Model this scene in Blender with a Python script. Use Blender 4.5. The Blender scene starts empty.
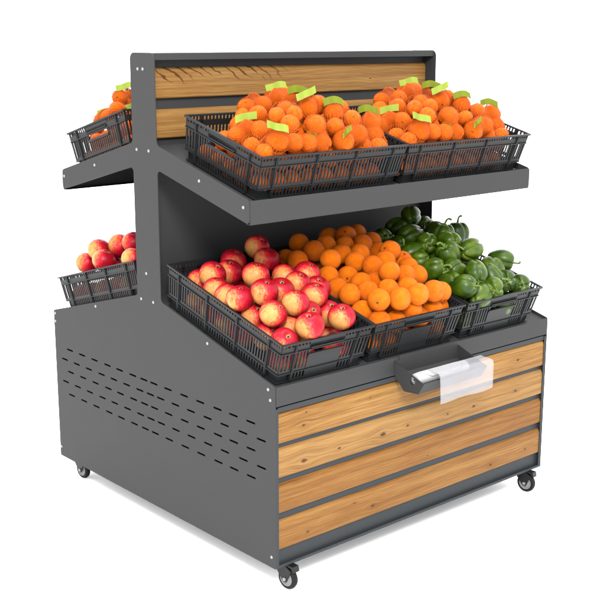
import bpy, bmesh, math, random
import numpy as np
from mathutils import Vector, Matrix, Euler

random.seed(7)
R = math.radians
S = bpy.context.scene
COL = S.collection

# ---------------------------------------------------------------- camera, world, lamps, exposure
cam_data = bpy.data.cameras.new('camera')
cam_data.sensor_width = 36.0
cam_data.lens = 1133.0 / 600.0 * 36.0
cam_data.clip_start = 0.1
cam_data.clip_end = 400.0
cam = bpy.data.objects.new('camera', cam_data)
COL.objects.link(cam)
yaw, pit = 0.7171, -0.2267
Fv = Vector((math.sin(yaw) * math.cos(pit), math.cos(yaw) * math.cos(pit), math.sin(pit)))
Rv = Vector((math.cos(yaw), -math.sin(yaw), 0.0))
Uv = Rv.cross(Fv)
cam.matrix_world = Matrix(((Rv.x, Uv.x, -Fv.x, -1.9032), (Rv.y, Uv.y, -Fv.y, -2.8973), (Rv.z, Uv.z, -Fv.z, 1.4759), (0, 0, 0, 1)))
S.camera = cam

world = bpy.data.worlds.new('World')
S.world = world
world.use_nodes = True
bg = world.node_tree.nodes['Background']
bg.inputs['Color'].default_value = (1, 1, 1, 1)
bg.inputs['Strength'].default_value = 3.8

def area_light(name, loc, target, size, power, col=(1, 1, 1)):
    ld = bpy.data.lights.new(name, 'AREA')
    ld.shape = 'DISK'
    ld.size = size
    ld.energy = power
    ld.color = col
    o = bpy.data.objects.new(name, ld)
    COL.objects.link(o)
    o.location = loc
    d = Vector(target) - Vector(loc)
    o.rotation_euler = d.to_track_quat('-Z', 'Y').to_euler()
    return o
area_light('softbox_key', (-2.6, -4.2, 4.2), (0.5, -0.2, 0.8), 1.6, 800)
area_light('softbox_top', (0.6, 0.0, 5.5), (0.6, 0.0, 0.5), 3.5, 440)

S.view_settings.view_transform = 'Standard'
S.view_settings.look = 'None'
S.view_settings.exposure = 0.0
S.view_settings.gamma = 1.0
S.view_settings.use_curve_mapping = False

# ---------------------------------------------------------------- material helpers
def srgb(r, g, b):
    f = lambda c: (c / 255 / 12.92) if c / 255 <= 0.04045 else ((c / 255 + 0.055) / 1.055) ** 2.4
    return (f(r), f(g), f(b), 1)

KA = 0.28          # the studio is lit so brightly that the white floor clips; surfaces keep sober base colours
def kc(c): return tuple(v * KA for v in c[:3]) + (1,)

class NT:
    def __init__(s, name):
        s.m = bpy.data.materials.new(name)
        s.m.use_nodes = True
        s.n = s.m.node_tree.nodes
        s.l = s.m.node_tree.links
        s.b = s.n['Principled BSDF']
    def node(s, t, **kw):
        x = s.n.new(t)
        for k, v in kw.items():
            setattr(x, k, v)
        return x
    def link(s, a, b):
        s.l.new(a, b)
    def val(s, x, sock):
        if isinstance(x, (int, float)):
            sock.default_value = x
        elif isinstance(x, tuple):
            sock.default_value = x if len(x) == len(sock.default_value) else x[:len(sock.default_value)]
        else:
            s.link(x, sock)
    def math(s, op, a, b=0.0, c=None, clamp=False):
        x = s.node('ShaderNodeMath', operation=op, use_clamp=clamp)
        s.val(a, x.inputs[0]); s.val(b, x.inputs[1])
        if c is not None:
            s.val(c, x.inputs[2])
        return x.outputs[0]
    def vmath(s, op, a, b=(0, 0, 0)):
        x = s.node('ShaderNodeVectorMath', operation=op)
        s.val(a, x.inputs[0]); s.val(b, x.inputs[1])
        return x.outputs['Value'] if op in ('DOT_PRODUCT', 'LENGTH', 'DISTANCE') else x.outputs[0]
    def obj(s):
        return s.node('ShaderNodeTexCoord').outputs['Object']
    def mapping(s, v, loc=(0, 0, 0), rot=(0, 0, 0), scale=(1, 1, 1)):
        x = s.node('ShaderNodeMapping')
        s.link(v, x.inputs[0])
        x.inputs[1].default_value = loc; x.inputs[2].default_value = rot; x.inputs[3].default_value = scale
        return x.outputs[0]
    def noise(s, v, scale, detail=3.0, rough=0.5, dist=0.0):
        x = s.node('ShaderNodeTexNoise')
        if v is not None:
            s.link(v, x.inputs['Vector'])
        x.inputs['Scale'].default_value = scale; x.inputs['Detail'].default_value = detail
        x.inputs['Roughness'].default_value = rough; x.inputs['Distortion'].default_value = dist
        return x.outputs[0]
    def ramp(s, f, stops, interp='LINEAR'):
        x = s.node('ShaderNodeValToRGB')
        s.val(f, x.inputs[0])
        cr = x.color_ramp
        cr.interpolation = interp
        while len(cr.elements) < len(stops):
            cr.elements.new(0.5)
        for e, (p, c) in zip(cr.elements, stops):
            e.position = p; e.color = kc(c)
        return x.outputs[0]
    def mix(s, f, a, b, blend='MIX'):
        x = s.node('ShaderNodeMix', data_type='RGBA', blend_type=blend)
        a = kc(a) if isinstance(a, tuple) else a; b = kc(b) if isinstance(b, tuple) else b
        s.val(f, x.inputs[0]); s.val(a, x.inputs[6]); s.val(b, x.inputs[7])
        return x.outputs[2]
    def smooth(s, v, lo, hi):
        x = s.node('ShaderNodeMapRange', interpolation_type='SMOOTHSTEP')
        s.val(v, x.inputs[0]); s.val(lo, x.inputs[1]); s.val(hi, x.inputs[2])
        return x.outputs[0]
    def bump(s, h, strength, dist=0.001):
        x = s.node('ShaderNodeBump')
        x.inputs['Strength'].default_value = strength; x.inputs['Distance'].default_value = dist
        s.link(h, x.inputs['Height'])
        s.link(x.outputs[0], s.b.inputs['Normal'])
    def out(s, color=None, rough=0.5, metal=0.0, spec=0.5, keep=False):
        if color is not None:
            if isinstance(color, tuple) and not keep: color = kc(color)
            s.val(color, s.b.inputs['Base Color'])
        s.val(rough, s.b.inputs['Roughness'])
        s.b.inputs['Metallic'].default_value = metal
        s.b.inputs['Specular IOR Level'].default_value = spec * KA
        return s.m

def plain(name, col, rough=0.5, metal=0.0, spec=0.5, bump=0.0, bscale=900, var=0.0, keep=False):
    t = NT(name)
    c = col
    if var:
        n = t.noise(t.obj(), 9.0, 5.0, 0.6)
        c = t.mix(n, tuple(v * (1 - var) for v in col[:3]) + (1,), tuple(min(1, v * (1 + var)) for v in col[:3]) + (1,))
    if bump:
        t.bump(t.noise(t.obj(), bscale, 2.0), bump, 0.0004)
    return t.out(c, rough, metal, spec, keep)

M = {}
M['powder'] = plain('powder_coated_steel', (0.064, 0.064, 0.065, 1), 0.62, 0, 0.3, 0.25, 1400, 0.05)
M['frame'] = plain('blue_grey_steel', (0.052, 0.059, 0.065, 1), 0.5, 0, 0.3, 0.2, 1400, 0.05)
M['plastic'] = plain('grey_crate_plastic', (0.023, 0.0245, 0.026, 1), 0.45, 0, 0.4, 0.15, 600, 0.12)
M['screw'] = plain('zinc_screw_cap', (0.50, 0.50, 0.49, 1), 0.35, 0.3, 0.5)
M['black'] = plain('black_caster_plastic', (0.014, 0.014, 0.015, 1), 0.4, 0, 0.5)
M['rubber'] = plain('black_rubber', (0.012, 0.012, 0.013, 1), 0.65, 0, 0.4)
M['rim'] = plain('grey_wheel_hub', (0.36, 0.37, 0.38, 1), 0.4, 0, 0.5)
M['floor'] = plain('white_studio_floor', (0.94, 0.94, 0.94, 1), 0.9, 0, 0.0, keep=True)
M['stem_brown'] = plain('dark_fruit_stem', (0.02, 0.018, 0.008, 1), 0.7)
M['net'] = plain('orange_net_plastic', (0.90, 0.15, 0.01, 1), 0.5, 0, 0.2)
M['net_pale'] = plain('pale_net_plastic', (0.45, 0.22, 0.13, 1), 0.4, 0, 0.4)
M['tag'] = plain('lime_bag_tag', (0.36, 0.46, 0.060, 1), 0.5, 0, 0.2, 0, 0, 0.06)
M['tag_olive'] = plain('olive_bag_tag', (0.25, 0.30, 0.020, 1), 0.5, 0, 0.2, 0, 0, 0.06)
M['roll'] = plain('white_bag_roll', (0.74, 0.73, 0.72, 1), 0.55, 0, 0.3, 0.3, 250)

def film():
    t = NT('clear_bag_film')
    t.out((0.86, 0.86, 0.90, 1), 0.35)
    n = t.noise(t.mapping(t.obj(), scale=(6, 1, 30)), 3.0, 3.0)
    t.bump(t.noise(t.mapping(t.obj(), scale=(30, 30, 14)), 1.0, 3.0, 0.5, 1.5), 0.22, 0.004)
    t.link(t.math('MULTIPLY_ADD', n, 0.10, 0.24), t.b.inputs['Alpha'])
    return t.m
M['film'] = film()

def wood(name, seed, knots, light, mid, dark, cathedral=0.0):
    """pine: stretched grain, soft colour bands, knots that bend the grain round them (positions in the board's own coordinates)"""
    t = NT(name)
    v = t.obj()
    sep = t.node('ShaderNodeSeparateXYZ'); t.link(v, sep.inputs[0])
    x, z = sep.outputs[0], sep.outputs[2]
    zz = z
    kmask = None
    rings = None
    for (kx, kz, kr) in knots:
        dx = t.math('MULTIPLY', t.math('SUBTRACT', x, kx), 0.55)
        dz = t.math('SUBTRACT', z, kz)
        r2 = t.math('ADD', t.math('MULTIPLY', dx, dx), t.math('MULTIPLY', dz, dz))
        r = t.math('SQRT', r2)
        g = t.math('POWER', 2.718, t.math('MULTIPLY', r2, -1.0 / (2 * (kr * 2.6) ** 2)))
        zz = t.math('SUBTRACT', zz, t.math('MULTIPLY', t.math('MULTIPLY', g, dz), 0.85))
        k = t.math('SUBTRACT', 1.0, t.smooth(t.math('ADD', r, t.math('MULTIPLY', t.math('SUBTRACT', t.noise(v, 160, 2.0), 0.5), kr * 0.9)), kr * 0.5, kr * 1.1))
        h = t.math('MULTIPLY', g, 0.5)
        kmask = k if kmask is None else t.math('MAXIMUM', kmask, k)
        rings = h if rings is None else t.math('MAXIMUM', rings, h)
    comb = t.node('ShaderNodeCombineXYZ')
    t.link(t.math('MULTIPLY', x, 1.0), comb.inputs[0]); comb.inputs[1].default_value = seed * 3.17
    wob = t.noise(t.mapping(v, loc=(seed, 0, 0), scale=(2.2, 0, 5)), 1.0, 2.0)
    zz2 = t.math('ADD', zz, t.math('MULTIPLY', wob, 0.025))
    t.link(zz2, comb.inputs[2])
    cv = comb.outputs[0]
    fine = t.noise(t.mapping(cv, scale=(9, 1, 520)), 1.0, 5.0, 0.68)
    band = t.noise(t.mapping(cv, scale=(1.2, 1, 55)), 1.0, 3.0, 0.55)
    big = t.noise(t.mapping(cv, scale=(2.5, 1, 12)), 1.0, 2.0)
    f = t.math('ADD', t.math('ADD', t.math('MULTIPLY', fine, 0.58), t.math('MULTIPLY', band, 0.40)), t.math('MULTIPLY', big, 0.16))
    col = t.ramp(f, [(0.41, dark), (0.54, mid), (0.68, light)])
    # late-wood lines
    line = t.noise(t.mapping(cv, loc=(0, 5, 0), scale=(0.6, 1, 230)), 1.0, 2.0, 0.5)
    lm = t.math('SUBTRACT', 1.0, t.smooth(t.math('ABSOLUTE', t.math('SUBTRACT', line, 0.5)), 0.0, 0.035))
    col = t.mix(t.math('MULTIPLY', lm, 0.5), col, tuple(a * 0.62 for a in dark[:3]) + (1,))
    if cathedral:
        # slanting dark flame marks of flat-sawn growth rings, upper part of the board
        w = t.math('ADD', t.math('MULTIPLY', x, 1.0), t.math('MULTIPLY', z, 1.5))
        w = t.math('ADD', w, t.math('MULTIPLY', t.noise(t.mapping(v, scale=(13, 1, 22)), 1.0, 3.0), 0.075))
        wave = t.math('SINE', t.math('MULTIPLY', w, 138.0))
        m = t.smooth(t.math('ADD', t.math('MULTIPLY_ADD', t.noise(t.mapping(v, scale=(25, 1, 8)), 1.0, 2.0), 0.9, t.math('SUBTRACT', wave, 0.45)), t.math('MULTIPLY', t.math('SUBTRACT', z, 0.06), 8.0)), 0.80, 1.05)
        up = t.smooth(t.math('ADD', z, t.math('MULTIPLY', t.noise(v, 11.0, 2.0), 0.03)), 0.050, 0.072)
        lft = t.math('SUBTRACT', 1.0, t.smooth(x, 0.42, 0.62))
        m = t.math('MULTIPLY', t.math('MULTIPLY', m, up), t.math('MULTIPLY', lft, cathedral), clamp=True)
        col = t.mix(m, col, (0.13, 0.035, 0.006, 1))
        w2 = t.math('SINE', t.math('MULTIPLY', t.math('ADD', z, t.math('MULTIPLY', t.noise(t.mapping(v, scale=(3, 1, 1)), 1.0, 2.0), 0.06)), 520.0))
        col = t.mix(t.math('MULTIPLY', t.smooth(w2, 0.2, 1.0), 0.22), col, (0.20, 0.09, 0.03, 1))
    if rings is not None:
        col = t.mix(t.math('MULTIPLY', rings, 0.35), col, tuple(a * 0.75 for a in dark[:3]) + (1,))
        col = t.mix(t.math('MULTIPLY', kmask, 0.85), col, (0.085, 0.030, 0.008, 1))
    col = t.mix(1.0, col, (0.88 / KA, 0.835 / KA, 0.78 / KA, 1), 'MULTIPLY')
    t.bump(f, 0.3, 0.0008)
    return t.out(col, 0.55, 0, 0.3)

WL, WM, WD = (0.64, 0.375, 0.125, 1), (0.47, 0.240, 0.066, 1), (0.27, 0.110, 0.024, 1)

# ---------------------------------------------------------------- object helpers
def link(o, parent=None):
    COL.objects.link(o)
    if parent is not None:
        o.parent = parent
    return o

def empty(name, loc=(0, 0, 0), rot=(0, 0, 0), label=None, cat=None, group=None):
    o = bpy.data.objects.new(name, None)
    o.location = loc; o.rotation_euler = rot
    o.empty_display_size = 0.02
    COL.objects.link(o)
    tag(o, label, cat, group)
    return o

def tag(o, label=None, cat=None, group=None, kind=None):
    if label: o['label'] = label
    if cat: o['category'] = cat
    if group: o['group'] = group
    if kind: o['kind'] = kind
    return o

class MB:
    """collects boxes, prisms and tubes; build() links them as one mesh object"""
    def __init__(s):
        s.v = []; s.f = []
    def hexa(s, p):
        b = len(s.v); s.v += [tuple(q) for q in p]
        for q in ((0, 3, 2, 1), (4, 5, 6, 7), (0, 1, 5, 4), (1, 2, 6, 5), (2, 3, 7, 6), (3, 0, 4, 7)):
            s.f.append(tuple(b + i for i in q))
    def box(s, x0, x1, y0, y1, z0, z1):
        s.hexa([(x0, y0, z0), (x1, y0, z0), (x1, y1, z0), (x0, y1, z0), (x0, y0, z1), (x1, y0, z1), (x1, y1, z1), (x0, y1, z1)])
    def prism_x(s, poly, x0, x1):
        """closed (y, z) polygon swept along x"""
        b = len(s.v); n = len(poly)
        s.v += [(x0, y, z) for y, z in poly] + [(x1, y, z) for y, z in poly]
        s.f.append(tuple(b + i for i in range(n))[::-1]); s.f.append(tuple(b + n + i for i in range(n)))
        for i in range(n):
            j = (i + 1) % n
            s.f.append((b + i, b + j, b + n + j, b + n + i))
    def tube(s, pts, rad, seg=8, cap=True):
        pts = [Vector(p) for p in pts]
        rad = rad if isinstance(rad, (list, tuple)) else [rad] * len(pts)
        b = len(s.v); n = len(pts); prev = None
        for i, p in enumerate(pts):
            d = (pts[min(i + 1, n - 1)] - pts[max(i - 1, 0)]).normalized()
            if prev is None:
                prev = d.orthogonal().normalized()
            prev = (prev - d * prev.dot(d)).normalized()
            q = d.cross(prev)
            for k in range(seg):
                a = 2 * math.pi * k / seg
                s.v.append(tuple(p + (prev * math.cos(a) + q * math.sin(a)) * rad[i]))
        for i in range(n - 1):
            for k in range(seg):
                k2 = (k + 1) % seg
                s.f.append((b + i * seg + k, b + i * seg + k2, b + (i + 1) * seg + k2, b + (i + 1) * seg + k))
        if cap:
            s.f.append(tuple(b + k for k in range(seg))[::-1]); s.f.append(tuple(b + (n - 1) * seg + k for k in range(seg)))
    def lathe(s, prof, seg=32, axis='z', c=(0, 0, 0)):
        """(r, t) profile spun about an axis through c; closed profile"""
        b = len(s.v); n = len(prof)
        for k in range(seg):
            a = 2 * math.pi * k / seg
            for r, t in prof:
                u, w = r * math.cos(a), r * math.sin(a)
                p = (u, w, t) if axis == 'z' else ((t, u, w) if axis == 'x' else (u, t, w))
                s.v.append((p[0] + c[0], p[1] + c[1], p[2] + c[2]))
        for k in range(seg):
            k2 = (k + 1) % seg
            for i in range(n):
                j = (i + 1) % n
                if prof[i][0] < 1e-7 and prof[j][0] < 1e-7:
                    continue
                s.f.append((b + k * n + i, b + k2 * n + i, b + k2 * n + j, b + k * n + j))
    def mesh(s, name, m, smooth=None, bevel=0.0):
        me = bpy.data.meshes.new(name)
        me.from_pydata(s.v, [], s.f)
        bm = bmesh.new(); bm.from_mesh(me)
        if smooth is not None:
            bmesh.ops.remove_doubles(bm, verts=bm.verts, dist=1e-6)
        bmesh.ops.recalc_face_normals(bm, faces=bm.faces)
        if bevel:
            bmesh.ops.bevel(bm, geom=[e for e in bm.edges if e.calc_face_angle(0) > R(25)], offset=bevel, segments=2, affect='EDGES', profile=0.5)
        bm.to_mesh(me); bm.free()
        if smooth is not None:
            for p in me.polygons: p.use_smooth = True
            if smooth > 0: me.set_sharp_from_angle(angle=R(smooth))
        me.materials.append(m)
        return me
    def build(s, name, m, parent=None, smooth=None, bevel=0.0):
        return link(bpy.data.objects.new(name, s.mesh(name, m, smooth, bevel)), parent)

def copy_tree(o, parent=None):
    c = o.copy(); COL.objects.link(c); c.parent = parent
    for ch in list(o.children):
        copy_tree(ch, c)
    return c

# ---------------------------------------------------------------- studio floor
fl = MB(); fl.v = [(-60, -60, -0.082), (60, -60, -0.082), (60, 60, -0.082), (-60, 60, -0.082)]; fl.f = [(0, 1, 2, 3)]
tag(fl.build('floor', M['floor']), kind='structure')

# ---------------------------------------------------------------- the display stand
W, D, H = 1.22, 0.6102, 1.4357
A_, ZB, ZA1, ZA2, YT, ZT1, ZT2, Z1 = 0.0645, 0.6892, 1.1665, 1.0939, 0.5041, 1.0471, 0.9799, 0.5424
SL = math.atan(0.2705)
stand = empty('market_display_stand', (W / 2, 0, -0.082), label='double-sided dark grey steel produce display stand with pine boards on casters', cat='display stand')
OFF = Vector((-W / 2, 0, 0.082))

def part(mb, name, m, parent=None, smooth=None, bevel=0.0):
    """parts are modelled in world coordinates, then hung on the stand"""
    o = mb.build(name, m, parent or stand, smooth, bevel)
    if parent is None:
        o.location = OFF
    return o

def fillet(poly, seg=6):
    out = []; n = len(poly)
    for i, (y, z, r) in enumerate(poly):
        p = Vector((y, z)); a = Vector(poly[i - 1][:2]); b = Vector(poly[(i + 1) % n][:2])
        if r <= 0:
            out.append((y, z)); continue
        u, w = (a - p).normalized(), (b - p).normalized()
        ang = u.angle(w); t = r / math.tan(ang / 2)
        c = p + (u + w).normalized() * (r / math.sin(ang / 2))
        s0, s1 = p + u * t - c, p + w * t - c
        a0 = math.atan2(s0.y, s0.x); a1 = math.atan2(s1.y, s1.x); da = a1 - a0
        while da > math.pi: da -= 2 * math.pi
        while da < -math.pi: da += 2 * math.pi
        for k in range(seg + 1):
            q = a0 + da * k / seg
            out.append((c.x + r * math.cos(q), c.y + r * math.sin(q)))
    return out

half = [(-D, 0, 0.003), (-D, Z1, 0.008), (-A_, ZB, 0.014), (-A_, ZA2, 0.014), (-YT, ZT2, 0.010), (-YT, ZT1, 0.014), (-A_, ZA1, 0.016), (-A_, H, 0.020)]
outline = fillet(half + [(-y, z, r) for y, z, r in half[::-1]])
ROW_A = [.509, .427, .345, .263, .188, .109, .045, -.012, -.09, -.176, -.259, -.345, -.421, -.501]
ROW_B = [.547, .466, .385, .303, .226, .148, .070, .010, -.048, -.128, -.210, -.295, -.378, -.465, -.548]
def slot(y, z, L=0.042, h=0.0062):
    pts = []
    for s, a0 in ((1, -90), (-1, 90)):
        for k in range(6):
            a = R(a0 + 180 * k / 5)
            pts.append((y + s * (L - h) / 2 + math.cos(a) * h / 2, z + math.sin(a) * h / 2))
    return pts

def panel_mesh():
    cu = bpy.data.curves.new('side_panel', 'CURVE')
    cu.dimensions = '2D'; cu.fill_mode = 'BOTH'; cu.extrude = 0.0014
    loops = [outline]
    for rows, z in ((ROW_A, .415), (ROW_B, .374), (ROW_A, .334), (ROW_B, .292), (ROW_A, .250)):
        loops += [slot(y, z) for y in rows]
    for lp in loops:
        sp = cu.splines.new('POLY'); sp.points.add(len(lp) - 1); sp.use_cyclic_u = True
        for q, (y, z) in zip(sp.points, lp): q.co = (y, z, 0, 1)
    o = bpy.data.objects.new('side_panel_outline', cu); COL.objects.link(o)
    bpy.context.view_layer.update()
    me = bpy.data.meshes.new_from_object(o.evaluated_get(bpy.context.evaluated_depsgraph_get()))
    bpy.data.objects.remove(o)
    for v in me.vertices:                       # curve (x, y, z) -> world (z, y, x)
        x, y, z = v.co; v.co = (z, x, y)
    me.name = 'side_panel'
    me.materials.clear(); me.materials.append(M['powder'])
    return me
pm = panel_mesh()
SCREWS = [(.024, 1.388), (-.003, 1.388), (.043, 1.147), (-.022, 1.147), (.293, 1.079), (.492, 1.026), (-.276, 1.08), (-.478, 1.026), (.011, .766), (.044, .68), (-.023, .68),
          (-.301, .605), (-.58, .53), (-.589, .501), (-.591, .032), (.323, .606), (.600, .532), (.601, .503), (.601, .034)]
sc = MB(); sc.lathe([(0, 0.0026), (0.0022, 0.0024), (0.0040, 0.0015), (0.0050, 0.0), (0, 0)], 14, 'x')
sc_me = sc.mesh('screw', M['screw'], 50)
for x, sgn in ((0.0014, -1), (W - 0.0014, 1)):
    p = link(bpy.data.objects.new('side_panel', pm), stand); p.location = OFF + Vector((x, 0, 0))
    for y, z in SCREWS:
        s_ = link(bpy.data.objects.new('screw', sc_me), p); s_.location = (sgn * 0.0014, y, z)
        s_.scale.x = sgn
    xa, xb = (0.0015, 0.011) if sgn < 0 else (-0.011, -0.0015)
    for q in (-1, 1):
        fb = MB(); fb.box(xa, xb, *sorted((q * (D - 0.0005), q * (D - 0.003))), 0.004, 0.478)
        fb.build('flange', M['frame'], p)      # folded edge of the panel

X0, X1 = 0.0032, W - 0.0032
def slope_plate(mb, ya, yb, z_at, th):
    """sheet following z_at(|y|) between |y| = ya and yb"""
    for q in (ya, yb): pass
    P4 = []
    for dz in (-th, 0):
        P4 += [(X0, -ya, z_at(ya) + dz), (X1, -ya, z_at(ya) + dz), (X1, -yb, z_at(yb) + dz), (X0, -yb, z_at(yb) + dz)]
    mb.hexa(P4)
zd = lambda y: 0.5350 + (0.6000 - y) * 0.2705
zu = lambda y: 1.0330 + (0.4780 - y) * 0.2716
def flip(mb):
    mb.v = [(x, -y, z) for x, y, z in mb.v]
    return mb

mb = MB(); mb.box(X0, X1, -0.003, 0.003, 0.47, H - 0.022)
part(mb, 'central_wall', M['powder'])
mb = MB(); mb.box(X0, X1, -0.0555, 0.0555, H - 0.0215, H - 0.0015)
part(mb, 'top_beam', M['powder'], bevel=0.001)
for q in (1, -1):
    fx = (lambda m_: m_) if q == 1 else flip
    mb = MB(); slope_plate(mb, YT - 0.0035, 0.0045, zu, 0.0015)
    shelf = part(fx(mb), 'upper_shelf', M['powder'])
    mb = MB(); mb.box(X0, X1, -YT - 0.0012, -YT + 0.0012, ZT2 - 0.0005, ZT1 - 0.001)
    mb.box(X0, X1, -YT + 0.0015, -YT + 0.018, ZT2 - 0.0003, ZT2 + 0.0012)
    lip = fx(mb).build('front_lip', M['powder'], shelf)
    mb = MB(); slope_plate(mb, D - 0.0045, 0.0045, zd, 0.0015)
    deck = part(fx(mb), 'lower_deck', M['powder'])
    mb = MB(); mb.box(X0, X1, -D - 0.0015, -D + 0.0012, 0.4855, Z1 - 0.001)
    fx(mb).build('front_lip', M['powder'], deck)
    mb = MB()
    mb.box(0.0125, W - 0.0125, -D + 0.0035, -D + 0.0133, 0.4655, 0.4800)          # top rail
    mb.box(X0, X1, -D + 0.0135, -D + 0.0150, 0.0030, 0.4650)                     # recessed backing sheet
    part(fx(mb), 'front_frame', M['frame'])
    mb = MB(); mb.prism_x([(-D + 0.0003, 0.0002), (-D + 0.0003, 0.0085), (-D + 0.0018, 0.0085), (-D + 0.0018, 0.0042), (-D + 0.0133, 0.0042), (-D + 0.0133, 0.0002)], X0, X1)
    part(fx(mb), 'bottom_rail', M['frame'])

# kicks under the unit: plain bottom sheet
mb = MB(); mb.box(X0, X1, -D + 0.016, D - 0.016, 0.0010, 0.0030)
part(mb, 'bottom_sheet', M['frame'])

def board(x0, x1, yf, th, z0, z1, m, name='pine_board', q=1):
    """planed board with eased edges; origin at its lower left corner so its grain is its own"""
    h = z1 - z0; c = 0.0075
    prof = [(0, 0.003), (0, h - 0.0150), (0.0012, h - 0.0095), (0.0040, h - 0.0042), (0.0080, h - 0.0008), (0.0092, h), (th, h), (th, 0), (0.002, 0)]
    if q < 0: prof = [(-y, z) for y, z in prof]
    mb = MB(); mb.prism_x(prof, 0, x1 - x0)
    o = mb.build(name, m, stand, smooth=20)
    o.location = OFF + Vector((x0, yf if q > 0 else -yf, z0))
    return o
bt = [(0.374, 0.463), (0.272, 0.3585), (0.1665, 0.2530), (0.055, 0.1430)]
kn = [[(0.096, 0.035, 0.0042), (0.105, 0.071, 0.0026), (0.763, 0.030, 0.0042), (1.058, 0.045, 0.0048), (0.36, 0.060, 0.0018)],
      [(0.098, 0.030, 0.0072), (0.235, 0.034, 0.0042), (0.417, 0.034, 0.0075), (0.524, 0.037, 0.0042), (0.709, 0.034, 0.0034), (0.836, 0.032, 0.0046), (1.052, 0.040, 0.0045)],
      [(0.62, 0.02, 0.0022), (0.93, 0.072, 0.0018)],
      [(0.112, 0.024, 0.0038), (0.30, 0.060, 0.0020), (0.377, 0.030, 0.0046), (0.935, 0.020, 0.0046), (1.12, 0.030, 0.0038)]]
tones = [(WL, WM, WD), ((0.62, 0.375, 0.140, 1), (0.48, 0.260, 0.084, 1), (0.31, 0.140, 0.036, 1)),
         ((0.52, 0.265, 0.075, 1), (0.36, 0.160, 0.036, 1), (0.22, 0.080, 0.015, 1)), ((0.54, 0.295, 0.092, 1), (0.39, 0.182, 0.045, 1), (0.25, 0.095, 0.020, 1))]
fm = [wood('pine_front_%s' % 'abcd'[i], 1.7 + i * 5.3, kn[i], *tones[i]) for i in range(4)]
for q in (1, -1):
    for i, (z0, z1) in enumerate(bt):
        board(0.0118, W - 0.0118, -D + 0.0035, 0.0098, z0, z1, fm[i], q=q)
um = [wood('pine_top_a', 41.0, [(0.93, 0.04, 0.003)], WL, WM, (0.32, 0.15, 0.040, 1), 0.9), wood('pine_top_b', 57.0, [(0.55, 0.03, 0.002)], WL, WM, (0.36, 0.18, 0.055, 1), 0.0)]
for q in (1, -1):
    board(X0 + 0.001, X1 - 0.001, -0.0165, 0.0132, 1.301, 1.391, um[0], q=q)
    board(X0 + 0.001, X1 - 0.001, -0.0165, 0.0132, 1.182, 1.268, um[1], q=q)

# casters
def caster(x, y, turn):
    c = empty('caster', (x, y, 0.0)); del_keys(c)
    c.parent = stand; c.location = OFF + Vector((x, y, 0)); c.rotation_euler = (0, 0, turn)
    zc = -0.048; oy = 0.018
    m = MB(); m.lathe([(0.030, -0.0005), (0.030, -0.004), (0.018, -0.012), (0.0, -0.012), (0.0, -0.0005)], 20, 'z'); m.build('swivel_head', M['black'], c, 40)
    m = MB()
    for sx in (-1, 1):                         # fork cheeks
        p = [(-0.022, -0.006), (0.020, -0.006), (oy + 0.024, -0.020), (oy + 0.016, -0.034), (oy + 0.006, zc - 0.009), (oy - 0.006, zc - 0.009), (-0.012, -0.030)]
        m.prism_x(p, *sorted((sx * 0.0115, sx * 0.0150)))
    m.build('fork', M['black'], c, bevel=0.0008)
    m = MB(); m.prism_x([(0.004, -0.006), (0.040, -0.010), (0.047, -0.022), (0.052, -0.020), (0.048, -0.003), (0.010, -0.002)], -0.012, 0.012); m.build('brake_pedal', M['black'], c, bevel=0.001)
    m = MB(); m.lathe([(0.0225, -0.0095), (0.029, -0.0095), (0.0325, -0.0065), (0.034, 0.0), (0.0325, 0.0065), (0.029, 0.0095), (0.0225, 0.0095)], 36, 'x', (0, oy, zc)); m.build('tyre', M['rubber'], c, 40)
    m = MB(); m.lathe([(0.0, -0.0102), (0.007, -0.0102), (0.009, -0.0080), (0.018, -0.0070), (0.0205, -0.0098), (0.0228, -0.0098), (0.0228, 0.0098), (0.0205, 0.0098), (0.018, 0.0070), (0.009, 0.0080), (0.007, 0.0102), (0.0, 0.0102)], 36, 'x', (0, oy, zc)); m.build('wheel_hub', M['rim'], c, 40)
    m = MB(); m.tube([(-0.0185, oy, zc), (0.0185, oy, zc)], 0.0052, 10); m.build('axle', M['screw'], c, 40)
def del_keys(o):
    for k in ('label', 'category', 'group'):
        if k in o: del o[k]
caster(0.056, -0.578, R(186)); caster(W - 0.060, -0.578, R(188)); caster(0.050, 0.560, R(184)); caster(W - 0.05, 0.560, R(190))

# bag tray on the front lip
tray = MB()
TX0, TX1 = 0.467, 0.752
yb = -D - 0.0035
side = [(yb, 0.531), (-0.733, 0.487), (-0.711, 0.451), (-0.653, 0.447), (yb, 0.489)]
def skin(m, a, b, th=0.0014):                   # sheet between two (y, z) points across the tray
    (ya, za), (y2, z2) = a, b
    n = Vector((-(z2 - za), y2 - ya)).normalized() * th
    m.hexa([(TX0, ya, za), (TX1, ya, za), (TX1, ya + n.x, za + n.y), (TX0, ya + n.x, za + n.y), (TX0, y2, z2), (TX1, y2, z2), (TX1, y2 + n.x, z2 + n.y), (TX0, y2 + n.x, z2 + n.y)])
skin(tray, (yb, 0.489), (-0.653, 0.447)); skin(tray, (-0.653, 0.447), (-0.711, 0.451)); skin(tray, (-0.711, 0.451), (-0.733, 0.487))
tray.box(TX0, TX1, yb, yb + 0.0013, 0.489, 0.531)
tray.box(TX0 + 0.02, TX1 - 0.0, yb + 0.0014, -D + 0.0030, Z1 - 0.0005, Z1 + 0.0016)
tray.box(TX0 + 0.02, TX1 - 0.0, yb, yb + 0.0013, 0.5312, Z1 + 0.0016)
tr = part(tray, 'bag_tray', M['powder'])
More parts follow.
